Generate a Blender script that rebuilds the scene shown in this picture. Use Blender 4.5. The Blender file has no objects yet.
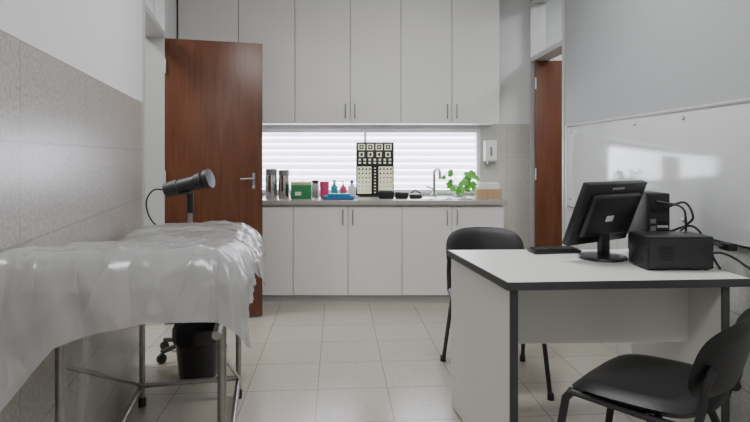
import bpy, bmesh, math, random
from mathutils import Vector, Matrix, noise
random.seed(4)
S=bpy.context.scene
# ------------------------------------------------------------ materials
def newmat(name):
    m=bpy.data.materials.new(name); m.use_nodes=True
    nt=m.node_tree; b=nt.nodes['Principled BSDF']
    return m,nt,b
def M(name,col,rough=.5,metal=0,var=.04,bump=0,scale=30,emis=0,spec=.5):
    m,nt,b=newmat(name)
    b.inputs['Roughness'].default_value=rough; b.inputs['Metallic'].default_value=metal
    b.inputs['Specular IOR Level'].default_value=spec
    tc=nt.nodes.new('ShaderNodeTexCoord'); n=nt.nodes.new('ShaderNodeTexNoise'); n.inputs['Scale'].default_value=scale
    n.inputs['Detail'].default_value=4
    nt.links.new(tc.outputs['Object'],n.inputs['Vector'])
    r=nt.nodes.new('ShaderNodeMixRGB'); 
    r.inputs[1].default_value=(*[max(0,c*(1-var)) for c in col],1); r.inputs[2].default_value=(*[min(1,c*(1+var)) for c in col],1)
    nt.links.new(n.outputs['Fac'],r.inputs[0]); nt.links.new(r.outputs[0],b.inputs['Base Color'])
    if bump:
        bp=nt.nodes.new('ShaderNodeBump'); bp.inputs['Strength'].default_value=bump; bp.inputs['Distance'].default_value=.01
        nt.links.new(n.outputs['Fac'],bp.inputs['Height']); nt.links.new(bp.outputs[0],b.inputs['Normal'])
    if emis:
        b.inputs['Emission Color'].default_value=(*col,1); b.inputs['Emission Strength'].default_value=emis
    return m
def wallmat(name,H,tile,paint,tw=.6,th=.305,axis='x',grout=.66,off=0.0,ms=.004,rough=.28,speck=(.80,1.12)):
    m,nt,b=newmat(name); N=nt.nodes; L=nt.links
    tc=N.new('ShaderNodeTexCoord'); sp=N.new('ShaderNodeSeparateXYZ'); cb=N.new('ShaderNodeCombineXYZ')
    L.new(tc.outputs['Object'],sp.inputs[0])
    ax=N.new('ShaderNodeMath'); ax.operation='ADD'; ax.inputs[1].default_value=off
    L.new(sp.outputs['X'],ax.inputs[0]); L.new(ax.outputs[0],cb.inputs[0])
    az=N.new('ShaderNodeMath'); az.operation='SUBTRACT'; az.inputs[1].default_value=H-20*th
    L.new(sp.outputs['Z'],az.inputs[0]); L.new(az.outputs[0],cb.inputs[1])
    br=N.new('ShaderNodeTexBrick'); br.offset=0; br.squash=1
    br.inputs['Scale'].default_value=1; br.inputs['Brick Width'].default_value=tw; br.inputs['Row Height'].default_value=th
    br.inputs['Mortar Size'].default_value=ms; br.inputs['Mortar Smooth'].default_value=.1
    br.inputs['Color1'].default_value=(*tile,1); br.inputs['Color2'].default_value=(*[c*.95 for c in tile],1)
    br.inputs['Mortar'].default_value=(*[c*grout for c in tile],1)
    L.new(cb.outputs[0],br.inputs['Vector'])
    n=N.new('ShaderNodeTexNoise'); n.inputs['Scale'].default_value=75; n.inputs['Detail'].default_value=3
    L.new(tc.outputs['Object'],n.inputs['Vector'])
    n2=N.new('ShaderNodeTexNoise'); n2.inputs['Scale'].default_value=9; L.new(tc.outputs['Object'],n2.inputs['Vector'])
    mr=N.new('ShaderNodeMapRange'); mr.inputs[1].default_value=.38; mr.inputs[2].default_value=.62; mr.inputs[3].default_value=speck[0]; mr.inputs[4].default_value=speck[1]
    L.new(n.outputs['Fac'],mr.inputs[0])
    mr2=N.new('ShaderNodeMapRange'); mr2.inputs[1].default_value=.3; mr2.inputs[2].default_value=.7; mr2.inputs[3].default_value=.95; mr2.inputs[4].default_value=1.04
    L.new(n2.outputs['Fac'],mr2.inputs[0])
    mm=N.new('ShaderNodeMath'); mm.operation='MULTIPLY'; L.new(mr.outputs[0],mm.inputs[0]); L.new(mr2.outputs[0],mm.inputs[1])
    mul=N.new('ShaderNodeVectorMath'); mul.operation='SCALE'; L.new(br.outputs['Color'],mul.inputs[0]); L.new(mm.outputs[0],mul.inputs['Scale'])
    lt=N.new('ShaderNodeMath'); lt.operation='LESS_THAN'; lt.inputs[1].default_value=H; L.new(sp.outputs['Z'],lt.inputs[0])
    mx=N.new('ShaderNodeMixRGB'); mx.inputs[1].default_value=(*paint,1); L.new(lt.outputs[0],mx.inputs[0]); L.new(mul.outputs[0],mx.inputs[2])
    L.new(mx.outputs[0],b.inputs['Base Color'])
    rr=N.new('ShaderNodeMapRange'); rr.inputs[3].default_value=.75; rr.inputs[4].default_value=rough; L.new(lt.outputs[0],rr.inputs[0]); L.new(rr.outputs[0],b.inputs['Roughness'])
    return m
def floormat():
    m,nt,b=newmat('floor_tile'); N=nt.nodes; L=nt.links
    tc=N.new('ShaderNodeTexCoord'); mp=N.new('ShaderNodeMapping'); mp.inputs['Rotation'].default_value=(0,0,math.radians(-4)); mp.inputs['Location'].default_value=(.1,.07,0)
    L.new(tc.outputs['Object'],mp.inputs[0])
    br=N.new('ShaderNodeTexBrick'); br.offset=0; br.inputs['Scale'].default_value=1
    br.inputs['Brick Width'].default_value=.36; br.inputs['Row Height'].default_value=.36; br.inputs['Mortar Size'].default_value=.0035; br.inputs['Mortar Smooth'].default_value=.2
    br.inputs['Color1'].default_value=(.50,.47,.415,1); br.inputs['Color2'].default_value=(.47,.445,.39,1); br.inputs['Mortar'].default_value=(.31,.29,.25,1)
    L.new(mp.outputs[0],br.inputs['Vector'])
    n=N.new('ShaderNodeTexNoise'); n.inputs['Scale'].default_value=40; n.inputs['Detail'].default_value=5; L.new(tc.outputs['Object'],n.inputs['Vector'])
    mr=N.new('ShaderNodeMapRange'); mr.inputs[1].default_value=.3; mr.inputs[2].default_value=.7; mr.inputs[3].default_value=.93; mr.inputs[4].default_value=1.06
    L.new(n.outputs['Fac'],mr.inputs[0])
    mul=N.new('ShaderNodeVectorMath'); mul.operation='SCALE'; L.new(br.outputs['Color'],mul.inputs[0]); L.new(mr.outputs[0],mul.inputs['Scale'])
    L.new(mul.outputs[0],b.inputs['Base Color']); b.inputs['Roughness'].default_value=.22
    return m
def woodmat(name,c1,c2):
    m,nt,b=newmat(name); N=nt.nodes; L=nt.links
    tc=N.new('ShaderNodeTexCoord'); mp=N.new('ShaderNodeMapping'); mp.inputs['Scale'].default_value=(14,14,1.1)
    L.new(tc.outputs['Object'],mp.inputs[0]); n=N.new('ShaderNodeTexNoise'); n.inputs['Scale'].default_value=2.2; n.inputs['Detail'].default_value=8; n.inputs['Distortion'].default_value=.6
    L.new(mp.outputs[0],n.inputs['Vector']); cr=N.new('ShaderNodeValToRGB')
    cr.color_ramp.elements[0].position=.3; cr.color_ramp.elements[0].color=(*c1,1); cr.color_ramp.elements[1].position=.7; cr.color_ramp.elements[1].color=(*c2,1)
    L.new(n.outputs['Fac'],cr.inputs[0]); L.new(cr.outputs[0],b.inputs['Base Color']); b.inputs['Roughness'].default_value=.34
    return m
def plasticmat(name,t0,t1,rough,col=.6,bs=.4,gm=.05):
    m,nt,b=newmat(name); N=nt.nodes; L=nt.links
    b.inputs['Base Color'].default_value=(col,col,col*1.01,1); b.inputs['Roughness'].default_value=rough; b.inputs['Specular IOR Level'].default_value=.8
    tc=N.new('ShaderNodeTexCoord'); mp=N.new('ShaderNodeMapping'); mp.inputs['Rotation'].default_value=(.35,.3,.5); mp.inputs['Scale'].default_value=(1.2,1.2,.4); L.new(tc.outputs['Object'],mp.inputs[0])
    n=N.new('ShaderNodeTexVoronoi'); n.feature='DISTANCE_TO_EDGE'; n.inputs['Scale'].default_value=7
    nz=N.new('ShaderNodeTexNoise'); nz.inputs['Scale'].default_value=5; nz.inputs['Detail'].default_value=3; L.new(mp.outputs[0],nz.inputs['Vector'])
    va=N.new('ShaderNodeVectorMath'); va.operation='MULTIPLY_ADD'; va.inputs[1].default_value=(.45,.45,.45)
    L.new(nz.outputs['Color'],va.inputs[0]); L.new(mp.outputs[0],va.inputs[2]); L.new(va.outputs[0],n.inputs['Vector'])
    ad=N.new('ShaderNodeMath'); ad.operation='MULTIPLY_ADD'; ad.inputs[1].default_value=.9
    L.new(nz.outputs['Fac'],ad.inputs[0]); L.new(n.outputs['Distance'],ad.inputs[2])
    bp=N.new('ShaderNodeBump'); bp.inputs['Strength'].default_value=bs; bp.inputs['Distance'].default_value=.025
    L.new(ad.outputs[0],bp.inputs['Height']); L.new(bp.outputs[0],b.inputs['Normal'])
    tl=N.new('ShaderNodeBsdfTranslucent'); tl.inputs[0].default_value=(.66,.67,.68,1)
    tr=N.new('ShaderNodeBsdfTransparent'); tr.inputs[0].default_value=(.95,.95,.95,1)
    m1=N.new('ShaderNodeMixShader'); m1.inputs[0].default_value=.28; L.new(b.outputs[0],m1.inputs[1]); L.new(tl.outputs[0],m1.inputs[2])
    n3=N.new('ShaderNodeTexNoise'); n3.inputs['Scale'].default_value=3.5; n3.inputs['Detail'].default_value=3; n3.inputs['Distortion'].default_value=.6; L.new(mp.outputs[0],n3.inputs['Vector'])
    mr=N.new('ShaderNodeMapRange'); mr.inputs[1].default_value=.35; mr.inputs[2].default_value=.65; mr.inputs[3].default_value=t0; mr.inputs[4].default_value=t1
    L.new(n3.outputs['Fac'],mr.inputs[0])
    m2=N.new('ShaderNodeMixShader'); L.new(mr.outputs[0],m2.inputs[0]); L.new(m1.outputs[0],m2.inputs[1]); L.new(tr.outputs[0],m2.inputs[2])
    gl=N.new('ShaderNodeBsdfGlossy'); gl.inputs['Roughness'].default_value=rough*.8; gl.inputs[0].default_value=(.95,.95,.95,1); L.new(bp.outputs[0],gl.inputs['Normal'])
    m3=N.new('ShaderNodeMixShader'); m3.inputs[0].default_value=gm; L.new(m2.outputs[0],m3.inputs[1]); L.new(gl.outputs[0],m3.inputs[2])
    L.new(m3.outputs[0],N['Material Output'].inputs[0]); return m
def glassmat():
    m,nt,b=newmat('window_glass'); N=nt.nodes; L=nt.links
    g=N.new('ShaderNodeBsdfGlossy'); g.inputs['Roughness'].default_value=.03
    t=N.new('ShaderNodeBsdfTransparent'); t.inputs[0].default_value=(.93,.95,.95,1)
    x=N.new('ShaderNodeMixShader'); x.inputs[0].default_value=.1; L.new(t.outputs[0],x.inputs[1]); L.new(g.outputs[0],x.inputs[2])
    L.new(x.outputs[0],N['Material Output'].inputs[0]); return m
WL=wallmat('wall_tile_left',1.51,(.45,.435,.405),(.77,.775,.78),tw=.6,th=.27,off=.16,grout=.72)
WR=wallmat('wall_tile_right',1.445,(.60,.60,.58),(.41,.425,.44),tw=.6,th=.30,speck=(.86,1.06))
WB=wallmat('wall_tile_back',1.50,(.56,.55,.51),(.74,.75,.76),tw=.3,th=.3,grout=.8,ms=.003,speck=(.9,1.06))
FL=floormat(); WOOD=woodmat('door_wood',(.095,.030,.013),(.155,.053,.024))
WOOD2=woodmat('tray_wood',(.45,.30,.17),(.6,.42,.26))
LAM=M('white_laminate',(.82,.815,.80),.42,var=.015,scale=4)
DESK=M('desk_laminate',(.77,.77,.74),.35,var=.015,scale=5)
CEIL=M('ceiling_paint',(.8,.8,.8),.8)
ALU=M('painted_aluminium',(.62,.63,.63),.4,.15); CHR=M('chrome',(.62,.62,.62),.14,1)
STEEL=M('worn_steel_tube',(.34,.33,.32),.28,.9,var=.3)
WHT=M('white_plastic',(.8,.8,.8),.4); BLK=M('black_plastic',(.014,.014,.016),.35); BLK2=M('black_satin',(.025,.025,.027),.5)
VIN=M('black_vinyl',(.010,.010,.012),.36,bump=.15,scale=250); DGREY=M('dark_edge',(.06,.06,.065),.5); GREY=M('grey_metal',(.3,.3,.31),.4,.6)
PLINTH=M('plinth_grey',(.5,.5,.5),.5)
COUNTER=M('granite_counter',(.42,.40,.375),.25,var=.2,scale=150)
PLAS=plasticmat('milky_plastic_sheet',.06,.24,.24,.56,.38,.04); PLAS2=plasticmat('clear_plastic_bag',.12,.38,.13,.58,.5,.08); GL=glassmat()
GREEN=M('leaf_green',(.16,.50,.07),.45,var=.3,scale=20); GBOX=M('green_box',(.03,.25,.09),.5); TEAL=M('teal_plastic',(.03,.35,.45),.4)
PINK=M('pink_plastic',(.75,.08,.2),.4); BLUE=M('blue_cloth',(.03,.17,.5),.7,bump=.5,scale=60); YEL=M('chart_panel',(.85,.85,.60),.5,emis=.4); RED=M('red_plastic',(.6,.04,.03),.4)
BEIGE=M('beige_vinyl',(.5,.46,.38),.5)
# ------------------------------------------------------------ mesh helpers
def link(o,parent=None):
    S.collection.objects.link(o)
    if parent: o.parent=parent
    return o
def G(name,loc=(0,0,0),rz=0):
    e=bpy.data.objects.new(name,None); e.location=loc; e.rotation_euler=(0,0,rz); e.empty_display_size=.05
    S.collection.objects.link(e); return e
def obj(bm,name,mat,parent=None,smooth=False,loc=(0,0,0),rot=(0,0,0),ang=42):
    bmesh.ops.recalc_face_normals(bm,faces=bm.faces)
    me=bpy.data.meshes.new(name); bm.to_mesh(me); bm.free()
    if smooth:
        for p in me.polygons: p.use_smooth=True
    me.materials.append(mat); o=bpy.data.objects.new(name,me); o.location=loc; o.rotation_euler=rot
    link(o,parent)
    if smooth:
        try: me.set_sharp_from_angle(angle=math.radians(ang))
        except Exception: pass
    return o
def addbox(bm,x0,x1,y0,y1,z0,z1,bev=0,seg=2):
    r=bmesh.ops.create_cube(bm,size=1); vs=r['verts']
    for v in vs: v.co=Vector(((x0+x1)/2+v.co.x*(x1-x0),(y0+y1)/2+v.co.y*(y1-y0),(z0+z1)/2+v.co.z*(z1-z0)))
    if bev:
        es=list({e for v in vs for e in v.link_edges})
        bmesh.ops.bevel(bm,geom=es,offset=bev,segments=seg,affect='EDGES',profile=.5)
def box(name,x0,x1,y0,y1,z0,z1,mat,parent=None,bev=0,seg=2,loc=(0,0,0),rot=(0,0,0)):
    bm=bmesh.new(); addbox(bm,x0,x1,y0,y1,z0,z1,bev,seg); return obj(bm,name,mat,parent,bool(bev),loc,rot)
def prism(name,pts,z0,z1,mat,parent=None,bev=0):
    bm=bmesh.new(); lo=[bm.verts.new((p[0],p[1],z0)) for p in pts]; hi=[bm.verts.new((p[0],p[1],z1)) for p in pts]
    n=len(pts); bm.faces.new(lo); bm.faces.new(hi)
    for i in range(n): bm.faces.new((lo[i],lo[(i+1)%n],hi[(i+1)%n],hi[i]))
    if bev: bmesh.ops.bevel(bm,geom=list(bm.edges),offset=bev,segments=2,affect='EDGES')
    return obj(bm,name,mat,parent,bool(bev))
def lathe(name,prof,mat,parent=None,n=28,loc=(0,0,0),rot=(0,0,0)):
    bm=bmesh.new(); rings=[]
    for r,z in prof:
        rings.append([bm.verts.new((max(r,.0004)*math.cos(2*math.pi*i/n),max(r,.0004)*math.sin(2*math.pi*i/n),z)) for i in range(n)])
    for a,b in zip(rings,rings[1:]):
        for i in range(n): bm.faces.new((a[i],a[(i+1)%n],b[(i+1)%n],b[i]))
    bm.faces.new(rings[0]); bm.faces.new(rings[-1])
    return obj(bm,name,mat,parent,True,loc,rot)
def catmull(P,k=8):
    P=[Vector(p) for p in P]
    if len(P)<3: return P
    Q=[2*P[0]-P[1]]+P+[2*P[-1]-P[-2]]; out=[]
    for i in range(1,len(Q)-2):
        for j in range(k):
            t=j/k; a,b,c,d=Q[i-1:i+3]
            out.append(.5*((2*b)+(c-a)*t+(2*a-5*b+4*c-d)*t*t+(3*b-a-3*c+d)*t**3))
    out.append(P[-1]); return out
def addtube(bm,P,r,n=10,smooth=True,rx=None):
    P=catmull(P) if smooth else [Vector(p) for p in P]
    rings=[]; up=None
    for i,p in enumerate(P):
        t=(P[min(i+1,len(P)-1)]-P[max(i-1,0)]).normalized()
        if up is None:
            up=Vector((0,0,1)) if abs(t.z)<.9 else Vector((1,0,0))
        s=t.cross(up).normalized(); up=s.cross(t).normalized()
        rings.append([bm.verts.new(p+s*math.cos(2*math.pi*k/n)*(rx or r)+up*math.sin(2*math.pi*k/n)*r) for k in range(n)])
    for a,b in zip(rings,rings[1:]):
        for k in range(n): bm.faces.new((a[k],a[(k+1)%n],b[(k+1)%n],b[k]))
    bm.faces.new(rings[0]); bm.faces.new(rings[-1])
def tube(name,P,r,mat,parent=None,n=10,smooth=True,rx=None):
    bm=bmesh.new(); addtube(bm,P,r,n,smooth,rx); return obj(bm,name,mat,parent,True)
# ------------------------------------------------------------ room shell
box('floor',-3.3,3.3,-1.6,5.1,-.1,0,FL)
box('ceiling',-3.3,3.3,-1.6,5.1,2.9,3.0,CEIL)
def wall(name,p0,ang,segs,y0,y1,mat):
    bm=bmesh.new()
    for (a,b,z0,z1) in segs: addbox(bm,a,b,y0,y1,z0,z1)
    return obj(bm,name,mat,None,False,(p0[0],p0[1],0),(0,0,ang))
LP=Vector((-.835,1.0,0)); angL=math.atan2(.973,-.23)
wall('wall_left',LP,angL,[(0,2.158,0,2.9),(2.158,2.98,2.62,2.9),(2.98,4.06,0,2.9)],0,.12,WL)
box('wall_left_near',-.955,-.835,-1.5,1.0,0,2.9,WL)
angR=math.atan2(1,-.04); RP=Vector((1.664,-1.5,0))
wall('wall_right',RP,angR,[(0,5.61,0,2.9),(5.61,6.40,2.62,2.9)],-.12,0,WR)
box('wall_near',-3.3,3.3,-1.6,-1.5,0,2.9,CEIL)
wall('wall_back',(0,4.95,0),0,[(-3.3,-1.2,0,2.9),(.96,3.3,0,2.9),(-1.2,.96,0,.87),(-1.2,.96,1.455,2.9)],0,.12,WB)
box('wall_side_room_left',-3.3,-3.2,-1.5,4.95,0,2.9,WL)
box('wall_side_room_right',3.2,3.3,-1.5,4.95,0,2.9,WR)
def frame(name,p0,ang,a,b,y0,y1,wf=.03):
    g=G(name,(p0[0],p0[1],0),ang)
    w=.03
    box('jamb_near',a,a+w,y0,y1,0,2.62,ALU,g); box('jamb_far',b-wf,b,y0,y1,0,2.62,ALU,g)
    box('header',a+w,b-wf,y0,y1,2.055,2.095,ALU,g); box('top_rail',a+w,b-wf,y0,y1,2.58,2.62,ALU,g)
    box('transom_glass',a+w,b-wf,(y0+y1)/2-.003,(y0+y1)/2+.003,2.095,2.58,GL,g)
frame('trim_1',LP,angL,2.16,2.978,-.01,.13)
frame('trim_2',RP,angR,5.612,6.398,-.13,.01,.02)
def leaf(name,p0,p1,h0=.012):
    p0=Vector((*p0,0)); p1=Vector((*p1,0)); d=p1-p0; L=d.length
    g=G(name,p0,math.atan2(d.y,d.x))
    box('leaf',0,L,0,.038,h0,2.05,WOOD,g,.003)
    for z in (.25,1.05,1.85):
        lathe('hinge',[(.007,z-.05),(.007,z+.05)],ALU,g,10,loc=(.0,-.006,0))
    for s,y in ((-1,-.003),(1,.041)):
        box('escutcheon',L-.075,L-.055,min(y,y-.003*s) ,max(y,y+.003),.96,1.08,GREY,g,.001)
        y2=y+s*.045
        tube('lever',[(L-.065,y,1.04),(L-.065,y2,1.04),(L-.085,y2,1.04),(L-.165,y2,1.038)],.007,GREY,g,8,False)
        lathe('key_cylinder',[(.011,-.004),(.011,.004)],CHR,g,12,loc=(L-.065,y,.98),rot=(math.pi/2,0,0))
    return g
leaf('door_1',(-1.500,3.87),(-.843,4.06))
leaf('door_2',(1.415,4.78),(2.18,4.74))
# window
g=G('window_1',(0,4.95,0))
box('frame_bottom',-1.2,.96,.0,.09,.87,.90,WHT,g); box('frame_top',-1.2,.96,0,.09,1.425,1.455,WHT,g)
box('frame_left',-1.2,-1.17,0,.09,.90,1.425,WHT,g); box('frame_right',.93,.96,0,.09,.90,1.425,WHT,g)
box('mullion',-.10,-.08,.01,.08,.90,1.425,WHT,g)
box('glass',-1.17,.93,.045,.05,.90,1.425,GL,g)
SH=M('glowing_shutter_slat',(.84,.79,.90),.5,emis=2.6); SH2=M('glowing_shutter_gap',(.95,.96,1.0),.5,emis=5)  # daylight put into the slats and gaps as emission
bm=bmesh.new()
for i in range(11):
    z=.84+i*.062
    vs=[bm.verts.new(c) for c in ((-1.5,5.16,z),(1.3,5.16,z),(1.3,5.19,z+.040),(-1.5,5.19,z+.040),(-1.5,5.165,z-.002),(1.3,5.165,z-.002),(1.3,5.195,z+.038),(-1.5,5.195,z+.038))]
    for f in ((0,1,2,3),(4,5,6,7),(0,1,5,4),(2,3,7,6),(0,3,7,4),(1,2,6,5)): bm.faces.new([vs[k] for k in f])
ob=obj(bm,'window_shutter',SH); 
box('glow_panel_backing',-1.5,1.3,5.21,5.22,.8,1.55,SH2,ob)  # added glowing panel, stands in for daylight between the slats
# ------------------------------------------------------------ cabinets
def handle(x,y,z0,z1,g):
    tube('handle',[(x,y,z0),(x,y-.022,z0+.012),(x,y-.028,(z0+z1)/2),(x,y-.022,z1-.012),(x,y,z1)],.005,GREY,g,8)
g=G('upper_cabinet',(0,0,0))
box('carcass',-1.675,1.06,4.622,4.945,1.49,2.88,LAM,g)
xs=[-1.675,-1.16,-.68,-.21,.22,.653,1.06]
for i in range(6):
    box('door_panel',xs[i]+.003,xs[i+1]-.003,4.60,4.619,1.485,2.87,LAM,g,.0015,1)
for i,x in enumerate((-1.16,-.21,.653)):
    handle(x-.04,4.60,1.53,1.65,g); handle(x+.04,4.60,1.53,1.65,g)
g=G('lower_cabinet',(0,0,0))
box('carcass',-1.58,1.05,4.43,4.94,.07,.81,LAM,g)
box('plinth',-1.58,1.05,4.45,4.9,0,.07,PLINTH,g)
box('worktop',-1.6,1.07,4.385,4.945,.81,.85,COUNTER,g,.004)
box('backsplash',-1.6,1.07,4.925,4.947,.85,.872,COUNTER,g)
xs=[-1.57,-1.11,-.667,-.22,.22,.626,1.05]
for i in range(6):
    box('door_panel',xs[i]+.003,xs[i+1]-.003,4.41,4.428,.075,.795,LAM,g,.0015,1)
for x in (-1.11,-.22,.626):
    handle(x-.04,4.41,.65,.77,g); handle(x+.04,4.41,.65,.77,g)
box('sink_rim',.40,.80,4.47,4.74,.85,.856,CHR,g,.002)
box('sink_bowl',.43,.77,4.50,4.70,.852,.8575,GREY,g,.001)
# ------------------------------------------------------------ desk
g=G('desk',(0,0,0))
FLc,BLc,FRc,BRc=(.476,1.94),(.352,2.62),(1.395,2.0),(1.35,2.66)
prism('top_core',[FLc,FRc,BRc,BLc],.722,.75,DESK,g)
def edge(a,b,t=.004,z0=.722,z1=.7505):
    a=Vector(a);b=Vector(b);d=(b-a).normalized();n=Vector((d.y,-d.x))
    prism('top_edge_band',[a+n*t,b+n*t,b-n*.002,a-n*.002],z0,z1,DGREY,g)
edge(FLc,FRc);edge(FRc,BRc);edge(BRc,BLc);edge(BLc,FLc)
def panel(name,a,b,t,z0,z1,mat):
    a=Vector(a);b=Vector(b);d=(b-a).normalized();n=Vector((-d.y,d.x))*t
    prism(name,[a,b,b+n,a+n],z0,z1,mat,g); return d,n
panel('side_panel_left',(.486,1.955),(.366,2.60),-.028,0.01,.722,DESK)
panel('side_edge_left',(.4875,1.948),(.4855,1.956),-.03,0.0,.722,DGREY)
panel('side_panel_right',(1.285,2.01),(1.245,2.63),-.028,0.01,.722,DESK)
panel('side_edge_right',(1.286,2.003),(1.2845,2.011),-.03,0.0,.722,DGREY)
panel('modesty_panel',(.475,2.17),(1.272,2.20),.018,.45,.722,DESK)
# ------------------------------------------------------------ stacking chairs
def chair(name,loc,rz,k=1.0,bz=.655,bh=.27):
    g=G(name,loc,rz); g.scale=(k,k,k)
    def pad(nm,w,h,t,fn,nx=14,ny=12,p=3.2):
        bm=bmesh.new(); 
        top=[];bot=[]
        for side,arr in ((1,top),(-1,bot)):
            for j in range(ny+1):
                row=[]
                for i in range(nx+1):
                    u=-1+2*i/nx; v=-1+2*j/ny
                    m=max(abs(u),abs(v)); q=(abs(u)**p+abs(v)**p)**(1/p) if m>0 else 1
                    k=m/q if q>0 else 1
                    uu,vv=u*k,v*k
                    th=t/2*(1-m**6)**.5 if m<1 else 0
                    row.append(bm.verts.new(fn(uu*w/2,vv*h/2,side*th)))
                arr.append(row)
            for j in range(ny):
                for i in range(nx): bm.faces.new((arr[j][i],arr[j][i+1],arr[j+1][i+1],arr[j+1][i]))
        bmesh.ops.remove_doubles(bm,verts=bm.verts,dist=.0004)
        return obj(bm,nm,VIN,g,True)
    pad('seat',.46,.43,.06,lambda x,y,z:Vector((x,y,.455+z-.018*(1-(x/.23)**2)+(-.02*max(0,(-y-.12)/.1)**2)+.01*(y/.2))))
    a=math.radians(16)
    pad('backrest',.45,bh,.045,lambda x,y,z:Vector((x,.235+y*math.sin(a)+z-.06*(x/.22)**2+.02,bz+y*math.cos(a))))
    for s in (-1,1):
        x=.205*s
        tube('leg_front_'+('a' if s<0 else 'b'),[(x*1.14,-.25,0.0),(x,-.19,.40),(x,-.165,.43)],.011,BLK2,g,10,False,.014)
        tube('leg_rear_'+('a' if s<0 else 'b'),[(x*1.14,.26,0.0),(x,.10,.40),(x,.06,.43)],.011,BLK2,g,10,False,.014)
        tube('side_rail',[(x,-.18,.425),(x,.17,.425),(x,.205,.46),(x,.222,.56),(x*.95,.238,bz)],.011,BLK2,g,10,True,.013)
        for yy in (-.25,.26): lathe('foot_cap',[(.017,0),(.017,.03),(.013,.034)],BLK,g,12,loc=(x*1.14,yy,0))
    tube('cross_front',[(-.205,-.17,.425),(.205,-.17,.425)],.009,BLK2,g,8,False)
    tube('cross_rear',[(-.205,.09,.425),(.205,.09,.425)],.009,BLK2,g,8,False)
    return g
chair('office_chair',(.635,2.93,0),0)
chair('office_chair',(.915,1.81,0),math.radians(-136),1.0,.61,.25)
# ------------------------------------------------------------ monitor
g=G('computer_monitor',(1.012,2.41,.7505),math.radians(33))
lathe('base',[(.10,0),(.105,.004),(.10,.012),(.03,.02)],BLK,g,32)
box('neck',-.03,.03,-.02,.01,.012,.14,BLK,g,.008)
T=(math.radians(22),0,0)
box('bezel',-.215,.215,-.012,.02,-.145,.145,BLK,g,.006,loc=(0,-.02,.205),rot=T)
box('back_shell',-.17,.17,-.035,-.008,-.10,.10,BLK,g,.014,3,loc=(0,-.02,.205),rot=T)
box('screen',-.2,.2,.0195,.0205,-.115,.13,BLK2,g,loc=(0,-.02,.205),rot=T)
box('label',-.045,.005,-.0365,-.0345,-.025,.002,WHT,g,loc=(0,-.02,.205),rot=T)
box('badge',-.04,.045,-.0135,-.0115,.117,.126,M('badge_grey',(.4,.4,.4),.4),g,loc=(0,-.02,.205),rot=T)
g=G('keyboard',(.86,2.56,.7505),math.radians(8))
box('case',-.13,.10,-.045,.045,0,.016,BLK,g,.004)
bm=bmesh.new()
for j in range(4):
    for i in range(10): addbox(bm,-.12+i*.021,-.103+i*.021,-.037+j*.019,-.022+j*.019,.016,.022)
obj(bm,'keys',BLK2,g)
g=G('power_supply_box',(0,0,0))
box('case',1.075,1.34,2.14,2.30,.756,.885,BLK,g,.006)
box('front_face',1.085,1.33,2.137,2.141,.766,.875,BLK2,g,.001)
for x in (1.10,1.32):
    for y in (2.16,2.28): lathe('foot',[(.01,0),(.01,.007)],BLK2,g,10,loc=(x,y,.7505))
for k in range(5): box('vent',1.12,1.18,2.135,2.1375,.79+k*.012,.795+k*.012,BLK,g)
g=G('desktop_computer',(0,0,0))
box('case',1.235,1.34,2.46,2.65,.7515,1.035,BLK2,g,.004)
box('rear_panel',1.242,1.333,2.457,2.461,.765,1.025,BLK2,g)
box('psu_grille',1.247,1.328,2.453,2.457,.95,1.02,BLK,g,.002)
for k in range(7): box('slot_cover',1.28,1.328,2.454,2.458,.78+k*.02,.79+k*.02,ALU if k%2 else BLK,g)
for k in range(4): box('port',1.247,1.272,2.452,2.458,.80+k*.033,.82+k*.033,GREY,g)
g=G('power_cables',(0,0,0))
for P in ([(1.31,2.445,.97),(1.36,2.38,1.0),(1.38,2.35,.94),(1.36,2.37,.90),(1.32,2.38,.85),(1.3,2.38,.80)],
          [(1.27,2.445,1.0),(1.35,2.39,.98),(1.36,2.37,.92),(1.355,2.37,.80)],
          [(1.32,2.445,.86),(1.375,2.36,.90),(1.39,2.29,.86),(1.385,2.22,.79),(1.37,2.15,.757)],
          [(1.355,2.22,.80),(1.41,2.20,.81),(1.45,2.14,.78),(1.44,2.05,.73),(1.44,2.1,.5),(1.43,2.2,.2)]):
    tube('cable',P,.005,BLK,g,8)
box('plug',1.42,1.46,2.18,2.24,.82,.85,BLK,g,.004)
tube('plug_cable',[(1.365,2.26,.84),(1.39,2.24,.845),(1.42,2.21,.835)],.005,BLK,g,8)
g=G('whiteboard',RP,angR)
PAN=M('gloss_panel',(.64,.67,.67),.085,var=.01,spec=.9)
box('sheet',3.1,5.52,.012,.020,.84,1.42,PAN,g,.002)
box('edge_far',5.52,5.535,.008,.026,.832,1.428,WHT,g); box('edge_top',3.1,5.52,.008,.024,1.42,1.428,CHR,g); box('edge_bottom',3.1,5.52,.008,.024,.832,.84,CHR,g)
for s in (3.2,4.1,4.55,5.44):
    for z in (.90,1.385): lathe('standoff',[(.010,.002),(.010,.026),(.007,.030)],CHR,g,14,loc=(s,.0,z),rot=(-math.pi/2,0,0))
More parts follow.
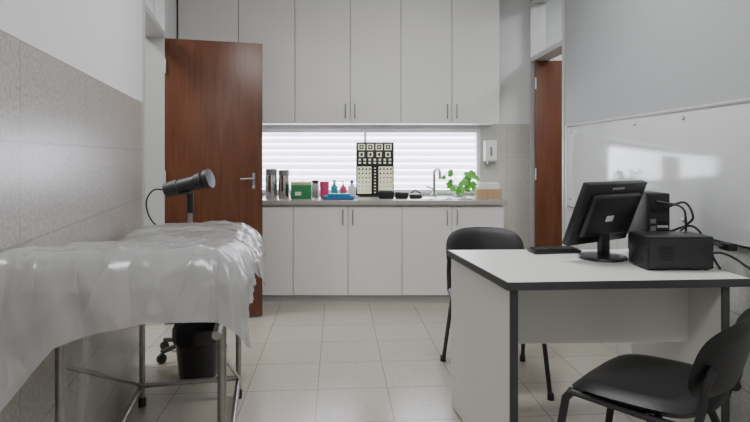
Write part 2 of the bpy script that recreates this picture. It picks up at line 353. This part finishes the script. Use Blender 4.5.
# ------------------------------------------------------------ exam couch
B0=Vector((-.466,1.65,0)); angB=math.atan2(.98,-.2)
g=G('examination_couch',B0,angB)
def tb(P,r=.0125,n='frame_tube',m=STEEL): tube(n,P,r,m,g,12,False)
for x in (0,1.07):
    for y in (0,.45):
        tb([(x,y,.02),(x,y,.72)],.0135,'leg'); lathe('foot_cap',[(.018,0),(.018,.04),(.014,.045)],BLK,g,12,loc=(x,y,0))
    tb([(x,0,.72),(x,.45,.72)])
    tb([(x,0,.10),(x,.45,.10)])
for y in (0,.45):
    tb([(-.2,y,.72),(1.14,y,.72)]); tb([(0,y,.10),(1.07,y,.10)])
    tb([(-.12,y,.72),(-.12,y,.85)],.010,'backrest_strut')
tb([(1.07,0,.10),(.0,.0,.60)],.008); tb([(1.07,.45,.10),(0,.45,.60)],.008)
box('mattress_foot',.60,1.15,-.015,.45,.735,.84,BLK2,g,.03,3)
box('mattress_head',-.27,.42,-.01,.44,-.075,.025,GREY,g,.03,3,loc=(0,0,.892),rot=(0,.135,0))
box('mattress_board',-.24,.42,0,.43,-.095,-.07,BEIGE,g,.005,loc=(0,0,.892),rot=(0,.135,0))
def sheet(name,mat,a0,a1,b0,b1,zf,skn,skf,sr,sl,seed,amp=.02,na=180,nb=180,hemf=None,r=.035):
    bm=bmesh.new(); rows=[]
    A0,A1,Bb0,Bb1=a0-skn,a1+skf,b0-sr,b1+sl
    for i in range(na+1):
        row=[]
        for j in range(nb+1):
            fa=i/na; fb=j/nb
            a=A0+(A1-A0)*fa; b=Bb0+(Bb1-Bb0)*fb
            hemn=1+.16*noise.noise(Vector((fa*2.3+seed,fb*2.3,seed)))
            da=(a0-a) if a<a0 else (a-a1 if a>a1 else 0); db=(b0-b) if b<b0 else (b-b1 if b>b1 else 0)
            da*=hemn*(hemf(fb) if hemf else 1); db*=hemn
            d=math.hypot(da,db); ca=min(max(a,a0),a1); cb=min(max(b,b0),b1)
            fu=(ca-a0)/(a1-a0); fv=(cb-b0)/(b1-b0)
            x,y,zz=ca,cb,zf(fu,fv)
            nx=ny=0
            if d>0:
                off=r*(1-math.exp(-d/r)) 
                nx=(-1 if a<a0 else 1)*da/d; ny=(-1 if b<b0 else 1)*db/d
                s=(b if da>db else a)
                fold=(1-abs(noise.noise(Vector((s*5+d*2.2,seed,d*.8))))*2)*.022*min(1,d/.10)+noise.noise(Vector((s*13+d*5,seed+5,d*2)))*.010*min(1,d/.08)
                corner=min(da,db)*.22
                out=off+max(-.01,fold)+.03*d+corner
                x+=nx*out; y+=ny*out; zz-=max(0,d-off*.6)
            q=Vector((x*3.0+y*1.5+seed,y*3.5-x+zz*1.5,zz*2.0))
            w1=abs(noise.noise(q*1.0)); w2=abs(noise.noise(q*2.2+Vector((4,1,seed))))
            rid=(max(0,1-w1*3.0)**2*1.0+max(0,1-w2*2.6)**2*.45)*amp
            n=Vector((0,0,1)) if d<.02 else Vector((nx,ny,.3))
            row.append(bm.verts.new(Vector((x,y,zz))+n*rid))
        rows.append(row)
    for i in range(na):
        for j in range(nb): bm.faces.new((rows[i][j],rows[i+1][j],rows[i+1][j+1],rows[i][j+1]))
    return obj(bm,name,mat,g,True,ang=80)
def dome(u,v):
    e=1-(2*u-1)**4; f=1-(2*v-1)**4
    return .842+.035*max(0,e)**.5*max(0,f)**.5
sheet('plastic_cover_foot',PLAS2,.60,1.17,-.03,.465,dome,.12,.10,.18,.015,3.3,.010,r=.065)
sheet('plastic_cover_head',PLAS,-.33,.42,-.015,.445,lambda u,v:.975-.100*u+.004*v,.19,.12,.19,.015,8.1,.013,r=.045,hemf=lambda f:.95+.30*max(0,f-.5)/.3*(f<.8)+(.30+.75*(f-.8)/.2)*(f>=.8))
# ------------------------------------------------------------ colposcope on stand
g=G('colposcope_on_stand',(-1.126,3.30,0))
for k in range(5):
    t=2*math.pi*k/5+.3; c,s=math.cos(t),math.sin(t)
    tube('base_arm',[(0,0,.09),(c*.19,s*.19,.065)],.014,BLK2,g,8,False)
    lathe('caster',[(.02,-.014),(.028,-.01),(.028,.01),(.02,.014)],BLK,g,14,loc=(c*.19,s*.19,.028),rot=(math.pi/2,0,t))
    tube('caster_fork',[(c*.19,s*.19,.03),(c*.19,s*.19,.065)],.008,GREY,g,8,False)
tube('pole',[(0,0,.08),(0,0,.98)],.014,GREY,g,12,False)
tube('clamp',[(0,0,.86),(0,0,.99)],.02,BLK,g,12,False)
d=Vector((.265,-.03,.07)).normalized()
q=d.to_track_quat('Z','Y').to_euler()
lathe('optic_body',[(.030,-.15),(.044,-.145),(.048,-.06),(.042,-.055),(.042,.05),(.050,.055),(.052,.09),(.042,.1),(.058,.115),(.060,.145),(.04,.148)],BLK2,g,28,loc=(-.005,-.02,1.035),rot=q)
tube('eyepiece_a',[(.09,-.03,1.06),(.115,-.08,1.07)],.022,BLK,g,12,False)
tube('focus_ring',[(-.02,-.02,.975),(-.02,-.02,.99)],.032,BLK2,g,12,False)
tube('cable',[(-.14,-.02,1.0),(-.21,-.03,1.0),(-.25,-.04,.93),(-.22,-.04,.82),(-.12,-.03,.74),(-.02,-.02,.7)],.005,BLK,g,8)
g=G('waste_bin',(-.97,2.975,0))
lathe('bucket',[(.095,0),(.10,.01),(.125,.25),(.13,.255),(.13,.265),(.12,.265),(.118,.24),(.09,.02)],BLK,g,32)
bm=bmesh.new()
n=48; ra=[];rb=[]
for i in range(n):
    t=2*math.pi*i/n; w=noise.noise(Vector((math.cos(t)*3,math.sin(t)*3,1)))*.012
    ra.append(bm.verts.new(((.133+w)*math.cos(t),(.133+w)*math.sin(t),.20+w*3))); rb.append(bm.verts.new(((.134+w*.5)*math.cos(t),(.134+w*.5)*math.sin(t),.275+w)))
for i in range(n): bm.faces.new((ra[i],ra[(i+1)%n],rb[(i+1)%n],rb[i]))
obj(bm,'bin_bag',BLK,g,True)
# ------------------------------------------------------------ counter items
Z=.8505
def flask(name,x,y,h,r,mat,capm):
    g=G(name,(x,y,Z)); lathe('body',[(r*.95,0),(r,.006),(r,h*.72),(r*.92,h*.8)],mat,g); lathe('cap',[(r*.94,h*.79),(r*.96,h*.97),(r*.8,h)],capm,g)
    tube('grip',[(0,r*.9,h*.68),(0,r*1.6,h*.62),(0,r*1.6,h*.3),(0,r*.95,h*.24)],.006,capm,g,8)
flask('thermos_flask',-.88,4.60,.25,.05,CHR,GREY); flask('thermos_flask',-.775,4.62,.24,.05,CHR,GREY)
g=G('cardboard_box',(-.62,4.56,Z),.1); box('carton',-.085,.085,-.05,.05,0,.14,GBOX,g,.002); box('lid_flap',-.086,.086,-.051,.051,.115,.141,M('carton_print',(.55,.6,.35),.5),g,.002); box('label',-.05,.0,-.053,-.05,.03,.06,WHT,g)
g=G('plastic_cup',(-.43,4.6,Z)); lathe('cup',[(.030,0),(.034,.003),(.042,.14),(.038,.14),(.030,.01)],PINK,g)
g=G('spray_bottle',(-.35,4.66,Z)); lathe('body',[(.028,0),(.03,.01),(.03,.09),(.012,.115),(.012,.13)],TEAL,g); lathe('cap',[(.015,.128),(.015,.15),(.008,.155)],WHT,g)
g=G('soap_bottle',(-.27,4.60,Z)); lathe('body',[(.025,0),(.028,.008),(.028,.09),(.01,.105),(.01,.115)],PINK,g); tube('pump',[(0,0,.112),(0,0,.145),(-.03,0,.142)],.006,WHT,g,8,False)
g=G('soap_bottle',(-.20,4.68,Z)); lathe('body',[(.032,0),(.036,.01),(.036,.085),(.014,.11),(.014,.13)],WHT,g); lathe('cap',[(.016,.128),(.015,.15)],BLUE,g)
g=G('glass_jar',(-.52,4.72,Z)); lathe('body',[(.03,0),(.034,.01),(.034,.11),(.028,.12)],GREY,g); lathe('lid',[(.031,.12),(.031,.145),(.026,.148)],BLK,g)
g=G('folded_cloth',(-.30,4.48,Z)); box('fold_1',-.13,.13,-.05,.05,0,.026,BLUE,g,.01,3); box('fold_2',-.09,.1,-.04,.045,.025,.05,TEAL,g,.009,3)
g=G('eye_chart',(0,4.80,Z+.01)); 
box('board',-.168,.168,0,.02,0,.47,BLK,g,.002); box('stand_foot',-.15,.15,-.03,.06,-.0095,.0,BLK,g,.001)
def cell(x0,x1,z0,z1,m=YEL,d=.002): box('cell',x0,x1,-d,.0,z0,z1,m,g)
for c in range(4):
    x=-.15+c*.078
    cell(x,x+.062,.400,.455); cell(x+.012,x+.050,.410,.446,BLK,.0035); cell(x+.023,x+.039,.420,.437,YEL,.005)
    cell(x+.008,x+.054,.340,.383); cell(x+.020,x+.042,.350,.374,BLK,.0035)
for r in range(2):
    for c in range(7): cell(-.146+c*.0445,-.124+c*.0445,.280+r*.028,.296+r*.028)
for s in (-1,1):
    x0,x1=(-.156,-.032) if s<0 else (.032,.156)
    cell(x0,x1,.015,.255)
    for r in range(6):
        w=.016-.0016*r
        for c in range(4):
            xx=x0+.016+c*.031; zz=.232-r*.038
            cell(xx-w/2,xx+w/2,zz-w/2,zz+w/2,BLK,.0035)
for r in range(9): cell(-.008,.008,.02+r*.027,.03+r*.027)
g=G('sunglasses_case',(.09,4.55,Z)); box('case',-.06,.07,-.03,.03,0,.07,BLK,g,.014,3); 
g=G('black_pouch',(.225,4.58,Z)); box('pouch',-.055,.055,-.035,.035,0,.055,BLK2,g,.014,3); box('flap',-.05,.05,-.0365,-.03,.02,.045,BLK,g,.002)
g=G('black_tray',(.345,4.62,Z)); box('tray',-.05,.05,-.05,.05,0,.035,BLK2,g,.006); tube('tongs',[(-.04,0,.041),(0,0,.065),(.045,.01,.041)],.006,BLK,g,8)
g=G('faucet',(.53,4.85,Z))
lathe('base',[(.028,0),(.026,.02),(.016,.03)],GREY,g); tube('spout',[(0,0,.02),(0,0,.15),(0,-.02,.22),(.02,-.08,.245),(.03,-.15,.22),(.03,-.17,.16)],.013,GREY,g,12)
tube('lever',[(0,.0,.06),(-.04,0,.075),(-.07,0,.09)],.007,GREY,g,8,False)
g=G('potted_plant',(.745,4.81,Z))
lathe('pot',[(.035,0),(.038,.004),(.047,.07),(.043,.07),(.036,.01)],WHT,g); lathe('soil',[(.041,.055),(.041,.062)],M('soil',(.05,.03,.02),.9),g)
bs=bmesh.new(); bl=bmesh.new()
for k in range(32):
    t=random.uniform(0,2*math.pi); R=random.uniform(.04,.13); h=random.uniform(.07,.22)
    tip=Vector((R*math.cos(t)*1.1,-abs(R*.5*math.sin(t)),h)); addtube(bs,[(0,0,.05),tip*.5+Vector((0,0,.05)),tip],.0018,6)
    dr=Vector((math.cos(t),-.2,random.uniform(-.5,.4))).normalized(); sd=dr.cross(Vector((0,1,0))).normalized()
    sd=(sd+Vector((0,random.uniform(-.7,.7),0))).normalized(); L=random.uniform(.05,.075)
    cen=[];le=[];ri=[]
    for i in range(8):
        f=i/7; w=L*.42*math.sin(math.pi*min(1,f**.75))+.0005; c=tip+dr*L*f+Vector((0,0,-.01*f*f))
        cen.append(bl.verts.new(c)); le.append(bl.verts.new(c+sd*w+Vector((0,-.004,.003)))); ri.append(bl.verts.new(c-sd*w+Vector((0,-.004,.003))))
    for i in range(7): bl.faces.new((cen[i],cen[i+1],le[i+1],le[i])); bl.faces.new((cen[i],ri[i],ri[i+1],cen[i+1]))
obj(bs,'stems',GREEN,g,True); obj(bl,'leaves',GREEN,g,True)
g=G('wooden_box',(.945,4.52,Z),0)
for n_,a in (('front',(-.10,.10,-.06,-.052,0,.085)),('back',(-.10,.10,.052,.06,0,.085)),('side_l',(-.10,-.092,-.052,.052,0,.085)),('side_r',(.092,.10,-.052,.052,0,.085)),('bottom',(-.092,.092,-.052,.052,0,.008))): box(n_,*a,WOOD2,g)
box('papers',-.085,.085,-.045,.045,.008,.135,WHT,g,.003)
g=G('soap_dispenser',(1.04,4.945,1.16))
box('housing',-.055,.055,-.10,0,0,.19,WHT,g,.014,3); box('window_strip',-.01,.01,-.102,-.099,.05,.13,GREY,g,.001); box('push_lever',-.035,.035,-.115,-.04,-.02,.01,GREY,g,.005)
# ------------------------------------------------------------ lights
def lamp(name,x,y,sx,sy,p,col=(1,.985,.96)):
    g=G(name,(x,y,2.9)); box('housing',-sx/2-.03,sx/2+.03,-sy/2-.03,sy/2+.03,-.05,0,WHT,g,.004)
    l=bpy.data.lights.new(name+'_tube','AREA'); l.shape='RECTANGLE'; l.size=sx; l.size_y=sy; l.energy=p; l.color=col
    o=bpy.data.objects.new('tube_light',l); o.location=(0,0,-.06); link(o,g)
lamp('side_room_fill',.3,2.6,1.2,.5,35,(1,.99,.975))
lamp('side_room_fill',.3,.3,1.2,.5,28,(1,.99,.975))
lamp('side_room_fill',-2.4,3.3,.5,1.2,52)  # unseen lamp added to brighten the left side room
lamp('side_room_fill',2.4,3.6,.5,1.2,40)  # unseen lamp added to brighten the right side room
l=bpy.data.lights.new('window_daylight','AREA'); l.shape='RECTANGLE'; l.size=2.0; l.size_y=.45; l.energy=13; l.color=(.93,.95,1)
o=bpy.data.objects.new('window_daylight',l); o.location=(-.1,5.09,1.16); o.rotation_euler=(math.radians(-90),0,0); link(o)
w=bpy.data.worlds.new('sky'); S.world=w; w.use_nodes=True
bg=w.node_tree.nodes['Background']; bg.inputs[0].default_value=(.8,.87,1,1); bg.inputs[1].default_value=1.0
# ------------------------------------------------------------ camera
c=bpy.data.cameras.new('camera'); c.sensor_width=36; c.lens=26.0; c.shift_y=-.072; c.clip_start=.02
o=bpy.data.objects.new('camera',c); o.location=(0,0,1.2); o.rotation_euler=(math.radians(90),0,0); link(o); S.camera=o
